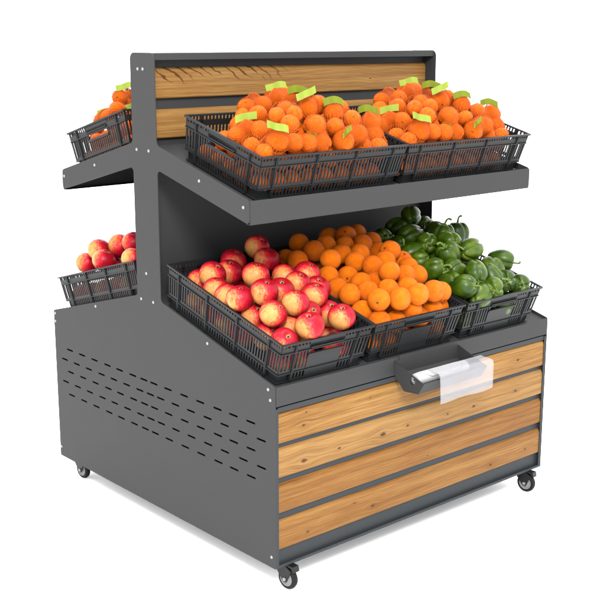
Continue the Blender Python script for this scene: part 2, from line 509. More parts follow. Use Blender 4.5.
def plate_with_hole(x):
    cu = bpy.data.curves.new('tray_end', 'CURVE'); cu.dimensions = '2D'; cu.fill_mode = 'BOTH'; cu.extrude = 0.0008
    hole = [(-0.688 + 0.012 * math.cos(a), 0.485 + 0.012 * math.sin(a)) for a in [2 * math.pi * k / 20 for k in range(20)]]
    for lp in ((side, hole) if x < 0.6 else (side,)):
        sp = cu.splines.new('POLY'); sp.points.add(len(lp) - 1); sp.use_cyclic_u = True
        for q, (y, z) in zip(sp.points, lp): q.co = (y, z, 0, 1)
    o = bpy.data.objects.new('t', cu); COL.objects.link(o); bpy.context.view_layer.update()
    me = bpy.data.meshes.new_from_object(o.evaluated_get(bpy.context.evaluated_depsgraph_get())); bpy.data.objects.remove(o)
    for v in me.vertices:
        a, b, c = v.co; v.co = (c + x, a, b)
    me.materials.clear(); me.materials.append(M['powder'])
    link(bpy.data.objects.new('end_plate', me), tr)
plate_with_hole(TX0 - 0.0009); plate_with_hole(TX1 + 0.0009)

# roll of bags lying in the tray (its own thing)
RC = (-0.688, 0.487); RR = 0.0190
roll = empty('bag_roll', (0.60, RC[0], RC[1]), label='white roll of clear produce bags lying in the steel tray with one bag hanging out', cat='bag roll')
m = MB(); m.lathe([(0.006, -0.124), (RR - 0.006, -0.124), (RR - 0.002, -0.1225), (RR, -0.119), (RR, 0.100), (RR - 0.002, 0.1025), (RR - 0.006, 0.104), (0.006, 0.104)], 40, 'x'); m.build('roll', M['roll'], roll, 40)
m = MB(); m.lathe([(0.0042, -0.128), (0.0062, -0.128), (0.0062, 0.112), (0.0042, 0.112)], 20, 'x'); m.build('cardboard_core', plain('roll_core', (0.62, 0.60, 0.57, 1), 0.7), roll, 40)
# opaque overlap leaving the roll and the hanging clear bag
def sheet(name, mat, x0, x1, path, th=0.0004, nx=24, wav=0.0, round_top=False, edge=None):
    m = MB(); n = len(path); pts = []
    cum = [0]
    for i in range(1, n): cum.append(cum[-1] + math.dist(path[i], path[i - 1]))
    for i, (y, z) in enumerate(path):
        for j in range(nx + 1):
            u = j / nx
            xa = x0 + (edge(cum[i] / cum[-1]) if edge else 0)
            x = xa + (x1 - xa) * u
            d = wav * math.sin(u * 9 + i * 0.35) * (cum[i] / cum[-1])
            pts.append((x, y + d, z + 0.15 * d))
    k = nx + 1
    m.v = pts
    m.f = [(i * k + j, i * k + j + 1, (i + 1) * k + j + 1, (i + 1) * k + j) for i in range(n - 1) for j in range(nx)]
    o = m.build(name, mat, roll, 0)
    so = o.modifiers.new('thickness', 'SOLIDIFY'); so.thickness = th
    return o
arc = lambda a0, a1, r, n: [(r * math.sin(R(a0 + (a1 - a0) * k / n)) * -1, r * math.cos(R(a0 + (a1 - a0) * k / n))) for k in range(n + 1)]
wrap = arc(-30, 75, RR + 0.0012, 12)
sheet('bag_end', M['roll'], -0.112, 0.070, wrap, wav=0.0015, edge=lambda u: 0.045 * u * u)
hang = arc(0, 20, RR + 0.0026, 4) + [(-0.020, 0.0200), (-0.036, 0.0200), (-0.046, 0.0180), (-0.0510, 0.0120), (-0.0525, 0.0), (-0.0530, -0.020), (-0.0535, -0.045), (-0.0540, -0.0735)]
sheet('hanging_bag', M['film'], -0.070, 0.176, hang, wav=0.003, th=0.0003)

# ---------------------------------------------------------------- crates
CH = 0.132
def wall(fr, Lw, kind, tap=0.010, th=0.0028):
    """one slotted crate wall; fr(a, h, d) -> crate coordinates; d is outward"""
    m = MB()
    def bx(a0, a1, h0, h1, d0=-th, d1=0.0):
        P8 = []
        for h in (h0, h1):
            ins = tap * (1 - h / CH)
            for a, d in ((a0, d0), (a1, d0), (a1, d1), (a0, d1)):
                aa = ins + a * (Lw - 2 * ins) / Lw
                P8.append(fr(aa, h, d - ins))
        m.hexa(P8)
    e = 0.055
    if kind == 'long':
        nseg = 3
        ribs = [e + (Lw - 2 * e) * i / nseg for i in range(nseg + 1)]
    else:
        ribs = [e * 0.95, Lw - e * 0.95]
    cuts = [0.004] + ribs + [Lw - 0.004]
    hc, hw = Lw / 2, 0.068
    has_handle = kind != 'long'
    # horizontals
    bx(0.0, Lw, 0.128, CH); bx(0.0, Lw, 0.100, 0.117); 
    if has_handle:
        bx(0.0, hc - hw, 0.032, 0.043); bx(hc + hw, Lw, 0.032, 0.043)
    else:
        bx(0.0, Lw, 0.032, 0.043)
    bx(ribs[0] + 0.001, ribs[-1] - 0.001, 0.0, 0.008)
    # corner edges
    for a in (0.0, Lw - 0.004):
        bx(a, a + 0.004, 0.117, 0.128); bx(a, a + 0.004, 0.043, 0.100)
    for s0, s1 in zip(cuts[:-1], cuts[1:]):
        corner = s0 < 0.01 or s1 > Lw - 0.01
        r0 = s0 + (0.005 if s0 in ribs else 0.0); r1 = s1 - (0.005 if s1 in ribs else 0.0)
        for zi, (h0, h1) in enumerate(((0.117, 0.128), (0.043, 0.100), (0.008, 0.032))):
            if corner and zi == 2:
                bx(s0 if s0 > 0.01 else 0.006, s1 if s1 < Lw - 0.01 else Lw - 0.006, 0.0, 0.032, -0.010, -0.0075)
                continue
            n = max(1, round((r1 - r0) / 0.0125))
            p = (r1 - r0) / n; bw = p * 0.46
            for i in range(n + 1):
                a = r0 + i * p
                a0, a1 = max(r0, a - bw / 2), min(r1, a + bw / 2)
                if has_handle and a1 > hc - hw and a0 < hc + hw:
                    if zi == 0: continue
                    if zi == 1 and kind == 'end_slots':
                        bx(a0, a1, 0.043, 0.076)
                    elif zi == 2 and kind == 'end_slots':
                        bx(a0, a1, h0, h1)
                    continue
                bx(a0, a1, h0, h1)
    for r in ribs:                              # upright ribs stand proud
        bx(r - 0.005, r + 0.005, 0.008, 0.128)
        bx(r - 0.0035, r - 0.0010, 0.004, 0.1265, -0.001, 0.0042); bx(r + 0.0010, r + 0.0035, 0.004, 0.1265, -0.001, 0.0042)
    # ledges
    bx(-0.003, Lw + 0.003, 0.1275, CH + 0.0008, 0.0002, 0.0055)
    bx(0.0, Lw, 0.0985, 0.1010, -0.0005, 0.0040)
    bx(0.0, Lw, 0.0315, 0.0335, -0.0005, 0.0036)
    if has_handle:
        bx(hc - hw, hc + hw, 0.106, 0.128)      # grip bar
        bx(hc - hw + 0.004, hc + hw - 0.004, 0.1045, 0.1075, -0.004, 0.0050)
        for q in (-1, 1):                       # slanted grip ends
            for k in range(4):
                a = hc + q * (hw + 0.001 - 0.0035 * (k + 1)); b_ = hc + q * hw
                bx(min(a, b_), max(a, b_), 0.082 + k * 0.006, 0.088 + k * 0.006)
        if kind == 'end_solid':
            bx(hc - hw + 0.002, hc + hw - 0.002, 0.008, 0.080, -th, -0.0003)
            bx(hc - hw, hc + hw, 0.079, 0.084, -0.003, 0.0035)
        else:
            bx(hc - hw, hc + hw, 0.0765, 0.084, -0.003, 0.003); bx(hc - hw, hc + hw, 0.032, 0.043)
    return m

def crate(w, L, long_axis, loc, rot, label, end_kind, group):
    c = empty('plastic_crate', loc, rot, label, 'crate', group)
    frs = {'front': (lambda a, h, d: (a, -d, h), w), 'back': (lambda a, h, d: (w - a, L + d, h), w),
           'left': (lambda a, h, d: (-d, L - a, h), L), 'right': (lambda a, h, d: (w + d, a, h), L)}
    for nm, (fr, ln) in frs.items():
        is_long = (nm in ('left', 'right')) == (long_axis == 'y')
        wall(fr, ln, 'long' if is_long else end_kind).build('side_wall' if is_long else 'end_wall', M['plastic'], c)
    b = MB(); t = 0.0105
    b.box(t, w - t, t, L - t, 0.0005, 0.003)
    for k in range(1, 8):
        b.box(t + (w - 2 * t) * k / 8 - 0.002, t + (w - 2 * t) * k / 8 + 0.002, t + 0.001, L - t - 0.001, -0.0012, 0.0003)
    b.build('base', M['plastic'], c)
    return c
LG = 'crates on the lower deck'; UG = 'crates on the upper shelf'
def lc(x0, w, label): return crate(w, 0.551, 'y', (x0, -0.6005, 0.5385), (SL, 0, 0), label, 'end_solid', LG)
lc(0.008, 0.344, 'grey slotted crate heaped with red and yellow apples on the lower deck')
lc(0.363, 0.388, 'grey slotted crate heaped with loose oranges between the apples and the peppers')
lc(0.772, 0.370, 'grey slotted crate heaped with green bell peppers on the lower deck')
def uc(x0, w, label): return crate(w, 0.361, 'x', (x0, -0.4785, 1.0365), (math.atan(0.2716), 0, 0), label, 'end_slots', UG)
uc(0.040, 0.570, 'wide grey crate of netted mandarins on the upper shelf, nearer the slotted panel')
uc(0.618, 0.580, 'wide grey crate of netted mandarins at the far end of the upper shelf')
crate(0.344, 0.500, 'y', (0.352, 0.5450, 0.5515), (SL, 0, math.pi), 'grey crate of red apples on the rear side, low behind the post', 'end_solid', 'crates on the rear side').scale = (1, 1, 0.88)
crate(0.570, 0.361, 'x', (0.600, 0.4700, 1.0385), (math.atan(0.2716), 0, math.pi), 'grey crate of netted mandarins on the rear upper shelf', 'end_slots', 'crates on the rear side')

# ---------------------------------------------------------------- fruit meshes
def apple_mesh(name, m, seed):
    rnd = random.Random(seed)
    bm = bmesh.new(); nu, nv = 40, 26
    ph = rnd.random() * 6
    rings = []
    for i in range(nv + 1):
        t = math.pi * i / nv
        row = []
        for j in range(nu):
            a = 2 * math.pi * j / nu
            r = 1.0 + 0.022 * math.cos(5 * a + ph) * math.sin(t) ** 2 * (0.4 + 0.6 * (t / math.pi)) + 0.015 * math.cos(2 * a + ph)
            x = math.sin(t) * r; z = math.cos(t) * 0.93
            x *= 1.0 + 0.03 * math.cos(t)
            z -= 0.26 * math.exp(-(math.sin(t) / 0.22) ** 2) * (1 if t < 1.57 else 0)
            z += 0.14 * math.exp(-(math.sin(t) / 0.22) ** 2) * (1 if t > 1.57 else 0)
            row.append((x * math.cos(a), x * math.sin(a), z))
        rings.append(row)
    return grid_mesh(name, rings, m)

def grid_mesh(name, rings, m):
    """closed surface from rows of points; first and last rows collapse to poles"""
    nu = len(rings[0]); v = [tuple(np.mean(rings[0], axis=0))]; f = []
    mid = rings[1:-1]
    for row in mid: v += row
    v.append(tuple(np.mean(rings[-1], axis=0)))
    for j in range(nu):
        f.append((0, 1 + j, 1 + (j + 1) % nu))
    for i in range(len(mid) - 1):
        for j in range(nu):
            a, b = 1 + i * nu + j, 1 + i * nu + (j + 1) % nu
            f.append((a, a + nu, b + nu, b))
    e = 1 + (len(mid) - 1) * nu
    for j in range(nu):
        f.append((len(v) - 1, e + (j + 1) % nu, e + j))
    me = bpy.data.meshes.new(name); me.from_pydata([tuple(map(float, p)) for p in v], [], f)
    for p in me.polygons: p.use_smooth = True
    me.materials.append(m)
    return me

def apple_mat(name, blush, seed):
    t = NT(name)
    v = t.obj(); nrm = t.vmath('NORMALIZE', v)
    yd = Vector((-0.05, -1.0, -0.12)).normalized()        # the pale cheek of the fruit
    flat = t.vmath('NORMALIZE', t.vmath('MULTIPLY', nrm, (1, 1, 0.55)))
    d = t.vmath('DOT_PRODUCT', flat, tuple(yd))
    stre = t.noise(t.mapping(nrm, loc=(seed, 0, 0), scale=(7, 7, 1.6)), 1.0, 4.0, 0.6)
    grain = t.noise(t.mapping(nrm, loc=(0, seed, 0), scale=(24, 24, 20)), 1.0, 2.0)
    f = t.math('ADD', d, t.math('ADD', t.math('MULTIPLY', t.math('SUBTRACT', stre, 0.5), 0.95), t.math('MULTIPLY', t.math('SUBTRACT', grain, 0.5), 0.85)))
    f = t.math('SUBTRACT', f, blush)
    col = t.ramp(t.math('MULTIPLY_ADD', f, 0.5, 0.5), [(0.22, (0.52, 0.006, 0.022, 1)), (0.40, (0.95, 0.014, 0.045, 1)), (0.50, (1.05, 0.10, 0.060, 1)), (0.58, (1.05, 0.36, 0.105, 1)), (0.76, (1.08, 0.58, 0.17, 1))])
    # freckles and the green-gold stem basin
    fr = t.node('ShaderNodeTexVoronoi'); t.link(nrm, fr.inputs['Vector']); fr.inputs['Scale'].default_value = 11
    fk = t.math('SUBTRACT', 1.0, t.smooth(fr.outputs['Distance'], 0.05, 0.13))
    col = t.mix(t.math('MULTIPLY', fk, 0.35), col, (1.0, 0.60, 0.30, 1))
    sep = t.node('ShaderNodeSeparateXYZ'); t.link(nrm, sep.inputs[0])
    basin = t.smooth(t.math('ADD', sep.outputs[2], t.math('MULTIPLY', t.math('SUBTRACT', stre, 0.5), 0.08)), 0.965, 0.995)
    col = t.mix(t.math('MULTIPLY', basin, 0.85), col, (0.55, 0.46, 0.16, 1))
    t.bump(t.noise(nrm, 30, 2.0), 0.06, 0.02)
    t.b.inputs['Subsurface Weight'].default_value = 0.0
    return t.out(col, 0.36, 0, 0.35)
AM = [apple_mat('apple_skin_a', 0.68, 0.0), apple_mat('apple_skin_b', 0.76, 4.1), apple_mat('apple_skin_c', 0.62, 9.3)]
AMR = [apple_mat('apple_skin_red_a', 0.75, 2.2), apple_mat('apple_skin_red_b', 0.62, 5.2)]
apple_me = [apple_mesh('apple', AM[i], i) for i in range(3)]
apple_red = [apple_mesh('apple', AMR[i], 10 + i) for i in range(2)]
m = MB(); m.tube([(0, 0, 0.60), (0.01, 0.0, 0.70), (0.05, 0.02, 0.80)], [0.055, 0.045, 0.055], 7); stem_me = m.mesh('stem', M['stem_brown'], 50)

def orange_mat(name, a, b, c, seed):
    t = NT(name)
    v = t.obj(); nrm = t.vmath('NORMALIZE', v)
    n = t.noise(t.mapping(nrm, loc=(seed, 0, 0)), 2.2, 4.0, 0.6)
    col = t.ramp(n, [(0.3, a), (0.5, b), (0.72, c)])
    vo = t.node('ShaderNodeTexVoronoi'); t.link(nrm, vo.inputs['Vector']); vo.inputs['Scale'].default_value = 26
    pore = t.smooth(vo.outputs['Distance'], 0.0, 0.45)
    col = t.mix(t.math('MULTIPLY', t.math('SUBTRACT', 1.0, pore), 0.30), col, (1.05, 0.16, 0.002, 1))
    sep = t.node('ShaderNodeSeparateXYZ'); t.link(nrm, sep.inputs[0])
    col = t.mix(t.smooth(sep.outputs[2], 0.990, 0.996), col, (0.16, 0.14, 0.03, 1))
    t.bump(t.math('ADD', pore, t.math('MULTIPLY', t.noise(nrm, 60, 3.0), 0.6)), 0.6, 0.014)
    return t.out(col, 0.45, 0, 0.34)
OM = [orange_mat('orange_peel_a', (1.32, 0.225, 0.003, 1), (1.48, 0.305, 0.005, 1), (1.58, 0.385, 0.008, 1), 1.0), orange_mat('orange_peel_b', (1.25, 0.19, 0.003, 1), (1.42, 0.27, 0.005, 1), (1.52, 0.355, 0.008, 1), 7.0)]
MM = [orange_mat('mandarin_peel_a', (1.30, 0.18, 0.002, 1), (1.45, 0.245, 0.004, 1), (1.50, 0.34, 0.008, 1), 3.0), orange_mat('mandarin_peel_b', (1.25, 0.155, 0.002, 1), (1.38, 0.215, 0.003, 1), (1.45, 0.30, 0.007, 1), 5.0)]
def orange_mesh(name, m, squash, seed):
    rings = []
    for i in range(25):
        t = math.pi * i / 24; row = []
        for j in range(36):
            a = 2 * math.pi * j / 36
            r = 1 + 0.012 * math.cos(3 * a + seed) * math.sin(t) + 0.010 * math.cos(2 * t + seed)
            z = math.cos(t) * squash - 0.05 * math.exp(-(math.sin(t) / 0.16) ** 2) * (1 if t < 1.57 else -0.3)
            row.append((math.sin(t) * r * math.cos(a), math.sin(t) * r * math.sin(a), z))
        rings.append(row)
    return grid_mesh(name, rings, m)
orange_me = [orange_mesh('orange', OM[i % 2], (0.97, 1.0, 0.95)[i], i * 2.1) for i in range(3)]
mand_me = [orange_mesh('mandarin', MM[i % 2], (0.90, 0.96, 0.88)[i], i * 1.7) for i in range(3)]

def pepper_mat():
    t = NT('green_pepper_skin')
    v = t.obj(); nrm = t.vmath('NORMALIZE', v)
    inf = t.node('ShaderNodeObjectInfo')
    n = t.noise(nrm, 1.1, 2.0, 0.5)
    f = t.math('ADD', n, t.math('MULTIPLY', t.math('SUBTRACT', inf.outputs['Random'], 0.5), 0.25))
    col = t.ramp(f, [(0.25, (0.024, 0.068, 0.002, 1)), (0.50, (0.060, 0.122, 0.003, 1)), (0.78, (0.145, 0.225, 0.009, 1))])
    return t.out(col, 0.36, 0, 0.6)
PM = pepper_mat()
M['pstem'] = plain('pepper_stem_green', (0.22, 0.32, 0.07, 1), 0.5, 0, 0.3, 0, 0, 0.3)
def pepper_mesh(seed, lobes):
    """blocky bell pepper, stem along +z, unit half-width"""
    rnd = random.Random(seed); ph = rnd.random() * 6; amp = [rnd.uniform(-0.11, 0.11) for _ in range(lobes)]
    rings = []; nv = 34; nu = 48; bend = rnd.uniform(-0.12, 0.12)
    for i in range(nv + 1):
        t = i / nv; z = 1.20 - 2.68 * t
        th = math.pi * t
        rr = (math.sin(th) ** 0.50) * (1.0 - 0.30 * max(0, t - 0.22) / 0.78)
        row = []
        for j in range(nu):
            a = 2 * math.pi * j / nu
            c = abs(math.cos(lobes * a / 2 + ph))
            am = amp[0] * math.cos(a) + amp[1] * math.sin(a) + amp[2] * math.cos(2 * a)
            cr = math.exp(-(c / 0.30) ** 2) + 0.25 * (1 - c)
            lob = 1.04 - (0.10 + 0.16 * abs(2 * t - 1) ** 1.5) * cr + am * 0.6
            r = rr * lob
            q = 1 - min(1, rr)
            zz = z - 0.42 * math.exp(-(r / 0.36) ** 2) * (1 if t < 0.5 else 0) + (0.30 * math.exp(-(r / 0.30) ** 2) if t > 0.5 else 0) - 0.16 * cr * max(0, 1 - t / 0.4) * min(1, r * 1.3) + 0.22 * cr * max(0, (t - 0.6) / 0.4) * min(1, r * 1.6) + (am * 1.3 if t > 0.5 else 0) * (t - 0.5) * 2
            row.append((r * math.cos(a) + bend * math.sin(t * 3), r * math.sin(a), zz))
        rings.append(row)
    return grid_mesh('bell_pepper', rings, PM)
pep_me = [pepper_mesh(s_, l_) for s_, l_ in ((3, 4), (5, 3), (8, 4), (11, 3))]
def calyx_mesh(seed):
    rnd = random.Random(seed); m = MB()
    n = 6
    m.lathe([(0.0, 0.86), (0.20, 0.83), (0.26, 0.78), (0.20, 0.72), (0.0, 0.70)], 12, 'z')
    for k in range(n):
        a = 2 * math.pi * (k + rnd.uniform(-.2, .2)) / n; L = rnd.uniform(0.26, 0.36)
        m.tube([(0.15 * math.cos(a), 0.15 * math.sin(a), 0.80), (0.24 * math.cos(a), 0.24 * math.sin(a), 0.87), (L * math.cos(a), L * math.sin(a), 0.95)], [0.11, 0.075, 0.02], 6)
    return m.mesh('calyx', M['pstem'], 60)
def pstem_mesh(seed):
    rnd = random.Random(seed); b = rnd.uniform(0.5, 1.0); a = rnd.random() * 6.28
    pts = [(math.cos(a) * b * (u ** 2) * 0.62, math.sin(a) * b * (u ** 2) * 0.62, 0.80 + 0.80 * math.sin(u * 1.9) * 0.85) for u in [k / 8 for k in range(9)]]
    m = MB(); m.tube(pts, [0.125, 0.10, 0.085, 0.078, 0.074, 0.074, 0.078, 0.088, 0.10], 8)
    return m.mesh('stem', M['pstem'], 50)
cal_me = [calyx_mesh(i) for i in range(2)]; pst_me = [pstem_mesh(i) for i in range(4)]

# ---------------------------------------------------------------- fruit placement
PACK = {
    'A': '310,-154,834,40 289,-227,807,40 152,-341,796,40 251,-356,779,40 322,-377,781,40 306,-441,749,40 242,-500,748,40 94,-452,771,40 134,-542,749,40 63,-528,726,40 214,-154,801,40 163,-200,781,40 92,-209,785,40 92,-145,753,40 64,-264,751,40 54,-334,743,40 38,-410,754,40 128,-250,705,40 76,-431,696,40 56,-584,658,40 57,-507,656,40 126,-612,697,40 126,-523,674,40 267,-590,696,40 300,-500,618,40 266,-565,604,40 238,-431,771,40 285,-513,689,40 166,-440,762,40 191,-531,706,40|71,-547,597,40 143,-561,593,40 141,-480,615,40 221,-482,615,40 61,-389,640,40 138,-403,636,40 223,-403,636,40 299,-399,637,40 61,-318,659,40 140,-324,657,40 224,-322,658,40 299,-326,657,40 61,-248,678,40 222,-248,678,40 299,-243,679,40 61,-178,697,40 141,-167,700,40 223,-164,701,40 299,-166,700,40 184,-458,690,40 178,-384,711,40 264,-382,712,40 177,-301,734,40 267,-302,733,40',
    'O': '498,-139,822,34 468,-247,816,34 457,-336,803,34 629,-140,826,34 654,-197,837,34 530,-234,823,34 590,-256,819,34 651,-277,821,34 540,-295,804,34 598,-321,801,34 703,-298,791,34 546,-356,786,34 626,-409,787,34 564,-416,779,34 548,-505,777,34 480,-391,753,34 727,-386,770,34 698,-442,760,34 676,-501,748,34 614,-508,756,34 484,-613,721,34 422,-586,722,34 449,-510,731,34 578,-555,730,34 547,-626,728,34 635,-610,722,34 692,-586,706,34 656,-590,653,34 549,-597,673,34 598,-583,638,34 496,-586,643,34 421,-591,656,34 402,-536,681,34 508,-539,732,34 538,-453,735,34 475,-454,744,34 387,-497,728,34 400,-429,732,34 413,-373,759,34 400,-187,787,34 394,-251,794,34 727,-174,831,34 727,-244,815,34 678,-379,809,34 711,-562,650,34|408,-565,585,34 472,-565,585,34 544,-564,585,34 626,-559,586,34 690,-565,585,34 408,-503,602,34 472,-504,601,34 541,-502,602,34 609,-500,602,34 676,-504,601,34 409,-436,620,34 473,-435,620,34 537,-434,620,34 611,-439,619,34 674,-441,618,34 409,-370,638,34 475,-369,638,34 540,-370,638,34 607,-368,638,34 672,-372,637,34 408,-302,656,34 472,-308,654,34 538,-302,656,34 607,-301,656,34 670,-302,656,34 409,-241,673,34 472,-236,674,34 540,-238,674,34 613,-240,673,34 677,-241,672,34 408,-174,691,34 472,-174,691,34 541,-176,690,34 604,-180,689,34 680,-174,691,34 437,-486,663,34 508,-484,664,34 571,-485,664,34 639,-484,664,34 710,-487,663,34 442,-420,681,34 506,-421,681,34 573,-418,682,34 640,-421,681,34 707,-421,681,34 433,-354,699,34 507,-352,700,34 575,-348,701,34 642,-354,699,34 710,-356,699,34 440,-290,716,34 506,-291,716,34 576,-286,718,34 639,-284,718,34 710,-287,717,34 435,-222,735,34 505,-220,736,34 576,-224,734,34 640,-222,735,34 705,-223,735,34 440,-152,751,34 509,-158,752,34 575,-157,752,34 647,-156,753,34 710,-159,752,34 674,-343,756,34',
    'P': '1016,-150,858,36 952,-141,823,36 886,-268,820,36 1094,-148,817,36 878,-350,807,36 810,-204,806,36 829,-264,786,36 994,-290,821,36 964,-349,822,36 1118,-280,802,36 931,-406,812,36 886,-443,781,36 984,-457,788,36 802,-453,740,36 865,-487,736,36 803,-389,756,36 885,-565,734,36 1038,-502,722,36 1101,-497,741,36 802,-588,707,36 870,-593,668,36 936,-596,680,36 1042,-556,684,36 1103,-570,667,36 979,-551,700,36 1069,-555,608,36 1005,-572,610,36 816,-517,703,36 825,-329,774,36|826,-563,588,36 894,-563,588,36 824,-487,608,36 894,-496,606,36 965,-497,606,36 1036,-496,606,36 824,-423,626,36 896,-425,625,36 966,-420,627,36 1041,-426,625,36 824,-352,645,36 899,-354,644,36 965,-351,645,36 1037,-354,644,36 824,-281,664,36 892,-281,664,36 959,-280,664,36 1036,-288,662,36 824,-211,683,36 892,-216,682,36 966,-213,683,36 1044,-210,683,36 824,-139,703,36 892,-145,701,36 968,-140,702,36 1039,-144,701,36 930,-538,651,36 854,-474,669,36 930,-472,674,36 996,-477,673,36 1076,-477,673,36 861,-408,692,36 930,-408,692,36 1006,-405,693,36 1074,-410,691,36 861,-332,712,36 931,-331,713,36 1003,-336,711,36 1073,-337,711,36 861,-268,728,36 927,-265,730,36 1003,-262,731,36 1072,-269,729,36 856,-190,751,36 931,-193,750,36 1001,-193,750,36 1074,-191,750,36 900,-384,754,36 967,-387,760,36 1044,-384,764,36 1047,-316,782,36 1040,-244,801,36',
    'AB': '145,385,784,40 88,434,772,40 78,497,717,40 66,367,747,40 138,438,716,40 222,531,695,40 210,459,713,40 55,167,781,40 152,313,804,40|60,499,607,40 137,499,607,40 221,499,607,40 296,499,606,40 60,419,628,40 138,426,626,40 215,418,629,40 299,427,626,40 60,347,648,40 136,346,648,40 216,343,649,40 298,347,648,40 60,265,670,40 135,268,669,40 215,268,669,40 294,268,669,40 60,191,690,40 135,191,690,40 214,194,689,40 299,193,689,40 260,405,700,40 176,326,722,40 262,322,723,40 104,245,744,40 180,244,744,40 255,247,743,40 178,169,764,40 259,170,764,40',
    'MB': '119,315,1288,27 156,334,1258,27 89,287,1254,27 107,419,1206,27 120,464,1159,28 105,371,1224,27 188,362,1286,27 213,386,1248,27 280,461,1201,28|74,431,1082,31 133,433,1082,31 198,433,1082,31 260,432,1082,31 322,433,1082,31 384,433,1082,31 444,432,1082,31 507,432,1082,31 74,371,1098,31 133,372,1098,31 192,376,1097,31 257,375,1098,31 316,376,1097,31 384,376,1097,31 450,374,1098,31 510,375,1097,31 74,315,1114,31 135,316,1114,31 194,317,1113,31 259,315,1114,31 318,309,1115,31 382,315,1114,31 448,310,1115,31 509,313,1114,31 74,258,1129,31 134,251,1131,31 194,254,1130,31 253,258,1129,31 319,252,1131,31 382,253,1130,31 449,253,1130,31 511,250,1131,31 74,191,1147,31 133,192,1147,31 195,195,1146,31 254,194,1147,31 319,193,1147,31 381,192,1147,31 443,194,1146,31 508,190,1148,31 95,420,1137,31 165,422,1138,31 224,419,1138,31 288,417,1139,31 349,420,1138,31 416,418,1138,31 475,417,1139,31 538,424,1137,31 97,358,1155,31 162,358,1155,31 227,358,1155,31 287,355,1156,31 345,363,1153,31 412,361,1154,31 471,360,1154,31 538,366,1152,31 102,294,1172,31 166,300,1170,31 226,301,1170,31 289,298,1171,31 353,299,1171,31 418,296,1172,31 479,303,1170,31 537,297,1171,31 98,236,1188,31 164,237,1188,31 228,236,1188,31 290,240,1187,31 357,237,1188,31 418,236,1188,31 481,237,1188,31 541,237,1188,31 192,458,1184,31 331,466,1178,31 389,461,1183,31 448,468,1181,31 196,401,1198,31 256,404,1198,31 321,399,1200,31 390,402,1199,31 449,401,1199,31 509,401,1199,31 198,342,1215,31 262,339,1216,31 321,337,1217,31 380,339,1216,31 451,343,1215,31 510,339,1216,31 138,277,1230,31 196,285,1231,31 257,281,1232,31 316,280,1232,31 382,279,1232,31 442,284,1231,31 505,279,1232,31 136,218,1249,31 198,225,1247,31 259,222,1248,31 320,224,1247,31 386,220,1248,31 444,219,1249,31 509,222,1248,31',
    'M': '324,-226,1296,34 380,-209,1306,29 236,-200,1275,28 165,-342,1263,27 123,-345,1221,31 115,-412,1225,27 197,-388,1259,27 254,-360,1273,27 203,-439,1239,28 122,-480,1200,34 180,-483,1193,27 72,-429,1183,27 72,-482,1170,27 72,-362,1208,27 315,-386,1275,34 244,-409,1263,27 232,-283,1284,27 390,-348,1283,29 282,-456,1232,32 230,-486,1188,27 282,-485,1184,27 404,-402,1263,30 364,-453,1225,27 359,-494,1187,32 463,-419,1242,27 425,-485,1203,28 586,-378,1223,34 538,-441,1190,27 456,-475,1163,27 518,-479,1162,27 588,-237,1261,28|84,-444,1080,31 144,-445,1080,31 203,-445,1080,31 266,-444,1080,31 325,-445,1080,31 394,-445,1080,31 456,-445,1080,31 515,-443,1080,31 84,-384,1096,31 143,-388,1095,31 203,-388,1095,31 269,-388,1095,31 335,-389,1095,31 394,-388,1095,31 459,-388,1095,31 518,-386,1096,31 84,-324,1112,31 143,-324,1112,31 207,-330,1111,31 266,-327,1112,31 333,-324,1112,31 391,-328,1111,31 454,-328,1111,31 518,-327,1112,31 84,-267,1128,31 143,-265,1128,31 202,-267,1128,31 268,-264,1129,31 326,-262,1129,31 392,-266,1128,31 459,-264,1129,31 523,-266,1128,31 84,-205,1145,31 143,-202,1146,31 202,-209,1144,31 271,-206,1144,31 330,-200,1146,31 392,-202,1145,31 454,-206,1144,31 514,-210,1143,31 107,-432,1136,31 174,-426,1138,31 233,-429,1137,31 297,-432,1136,31 357,-436,1135,31 422,-435,1135,31 487,-434,1136,31 554,-431,1136,31 110,-368,1153,31 174,-369,1153,31 235,-371,1152,31 302,-370,1153,31 363,-369,1153,31 423,-369,1153,31 483,-367,1154,31 550,-370,1153,31 112,-310,1169,31 172,-307,1170,31 236,-313,1168,31 300,-313,1168,31 366,-312,1168,31 425,-304,1171,31 494,-310,1169,31 552,-307,1170,31 115,-250,1185,31 173,-246,1186,31 236,-247,1186,31 300,-253,1184,31 359,-256,1184,31 424,-246,1186,31 484,-246,1186,31 553,-250,1185,31 205,-411,1191,31 263,-414,1194,31 334,-415,1197,31 394,-417,1195,31 205,-355,1213,31 266,-354,1213,31 325,-349,1214,31 396,-355,1213,31 455,-355,1213,31 515,-353,1213,31 141,-289,1230,31 208,-290,1231,31 269,-294,1230,31 328,-291,1230,31 398,-298,1228,31 460,-298,1228,31 518,-292,1230,31 200,-231,1245,31 270,-232,1243,31 395,-232,1246,31',
}

def read_pack(k):
    out = []
    for grp in PACK[k].split('|'):
        out.append([tuple(int(v) / 1000 for v in q.split(',')) for q in grp.split()])
    return out
ORD = ['first', 'second', 'third', 'fourth', 'fifth', 'sixth', 'seventh', 'eighth', 'ninth', 'tenth', 'eleventh', 'twelfth']
def rows_label(pts, per, thing, where, frame_left='left'):
    """one label per fruit: counted along rows that climb from the rim to the top of the heap"""
    ids = sorted(range(len(pts)), key=lambda i: pts[i][2] + 0.10 * pts[i][1] * (1 if pts[i][1] < 0 else -1))
    labs = {}
    for r in range(0, len(ids), per):
        row = sorted(ids[r:r + per], key=lambda i: pts[i][0] * math.cos(yaw) - pts[i][1] * math.sin(yaw))
        for k, i in enumerate(row):
            labs[i] = '%s %s from %s in %s row up %s' % (thing, ORD[k], frame_left, ORD[r // per], where)
    return labs

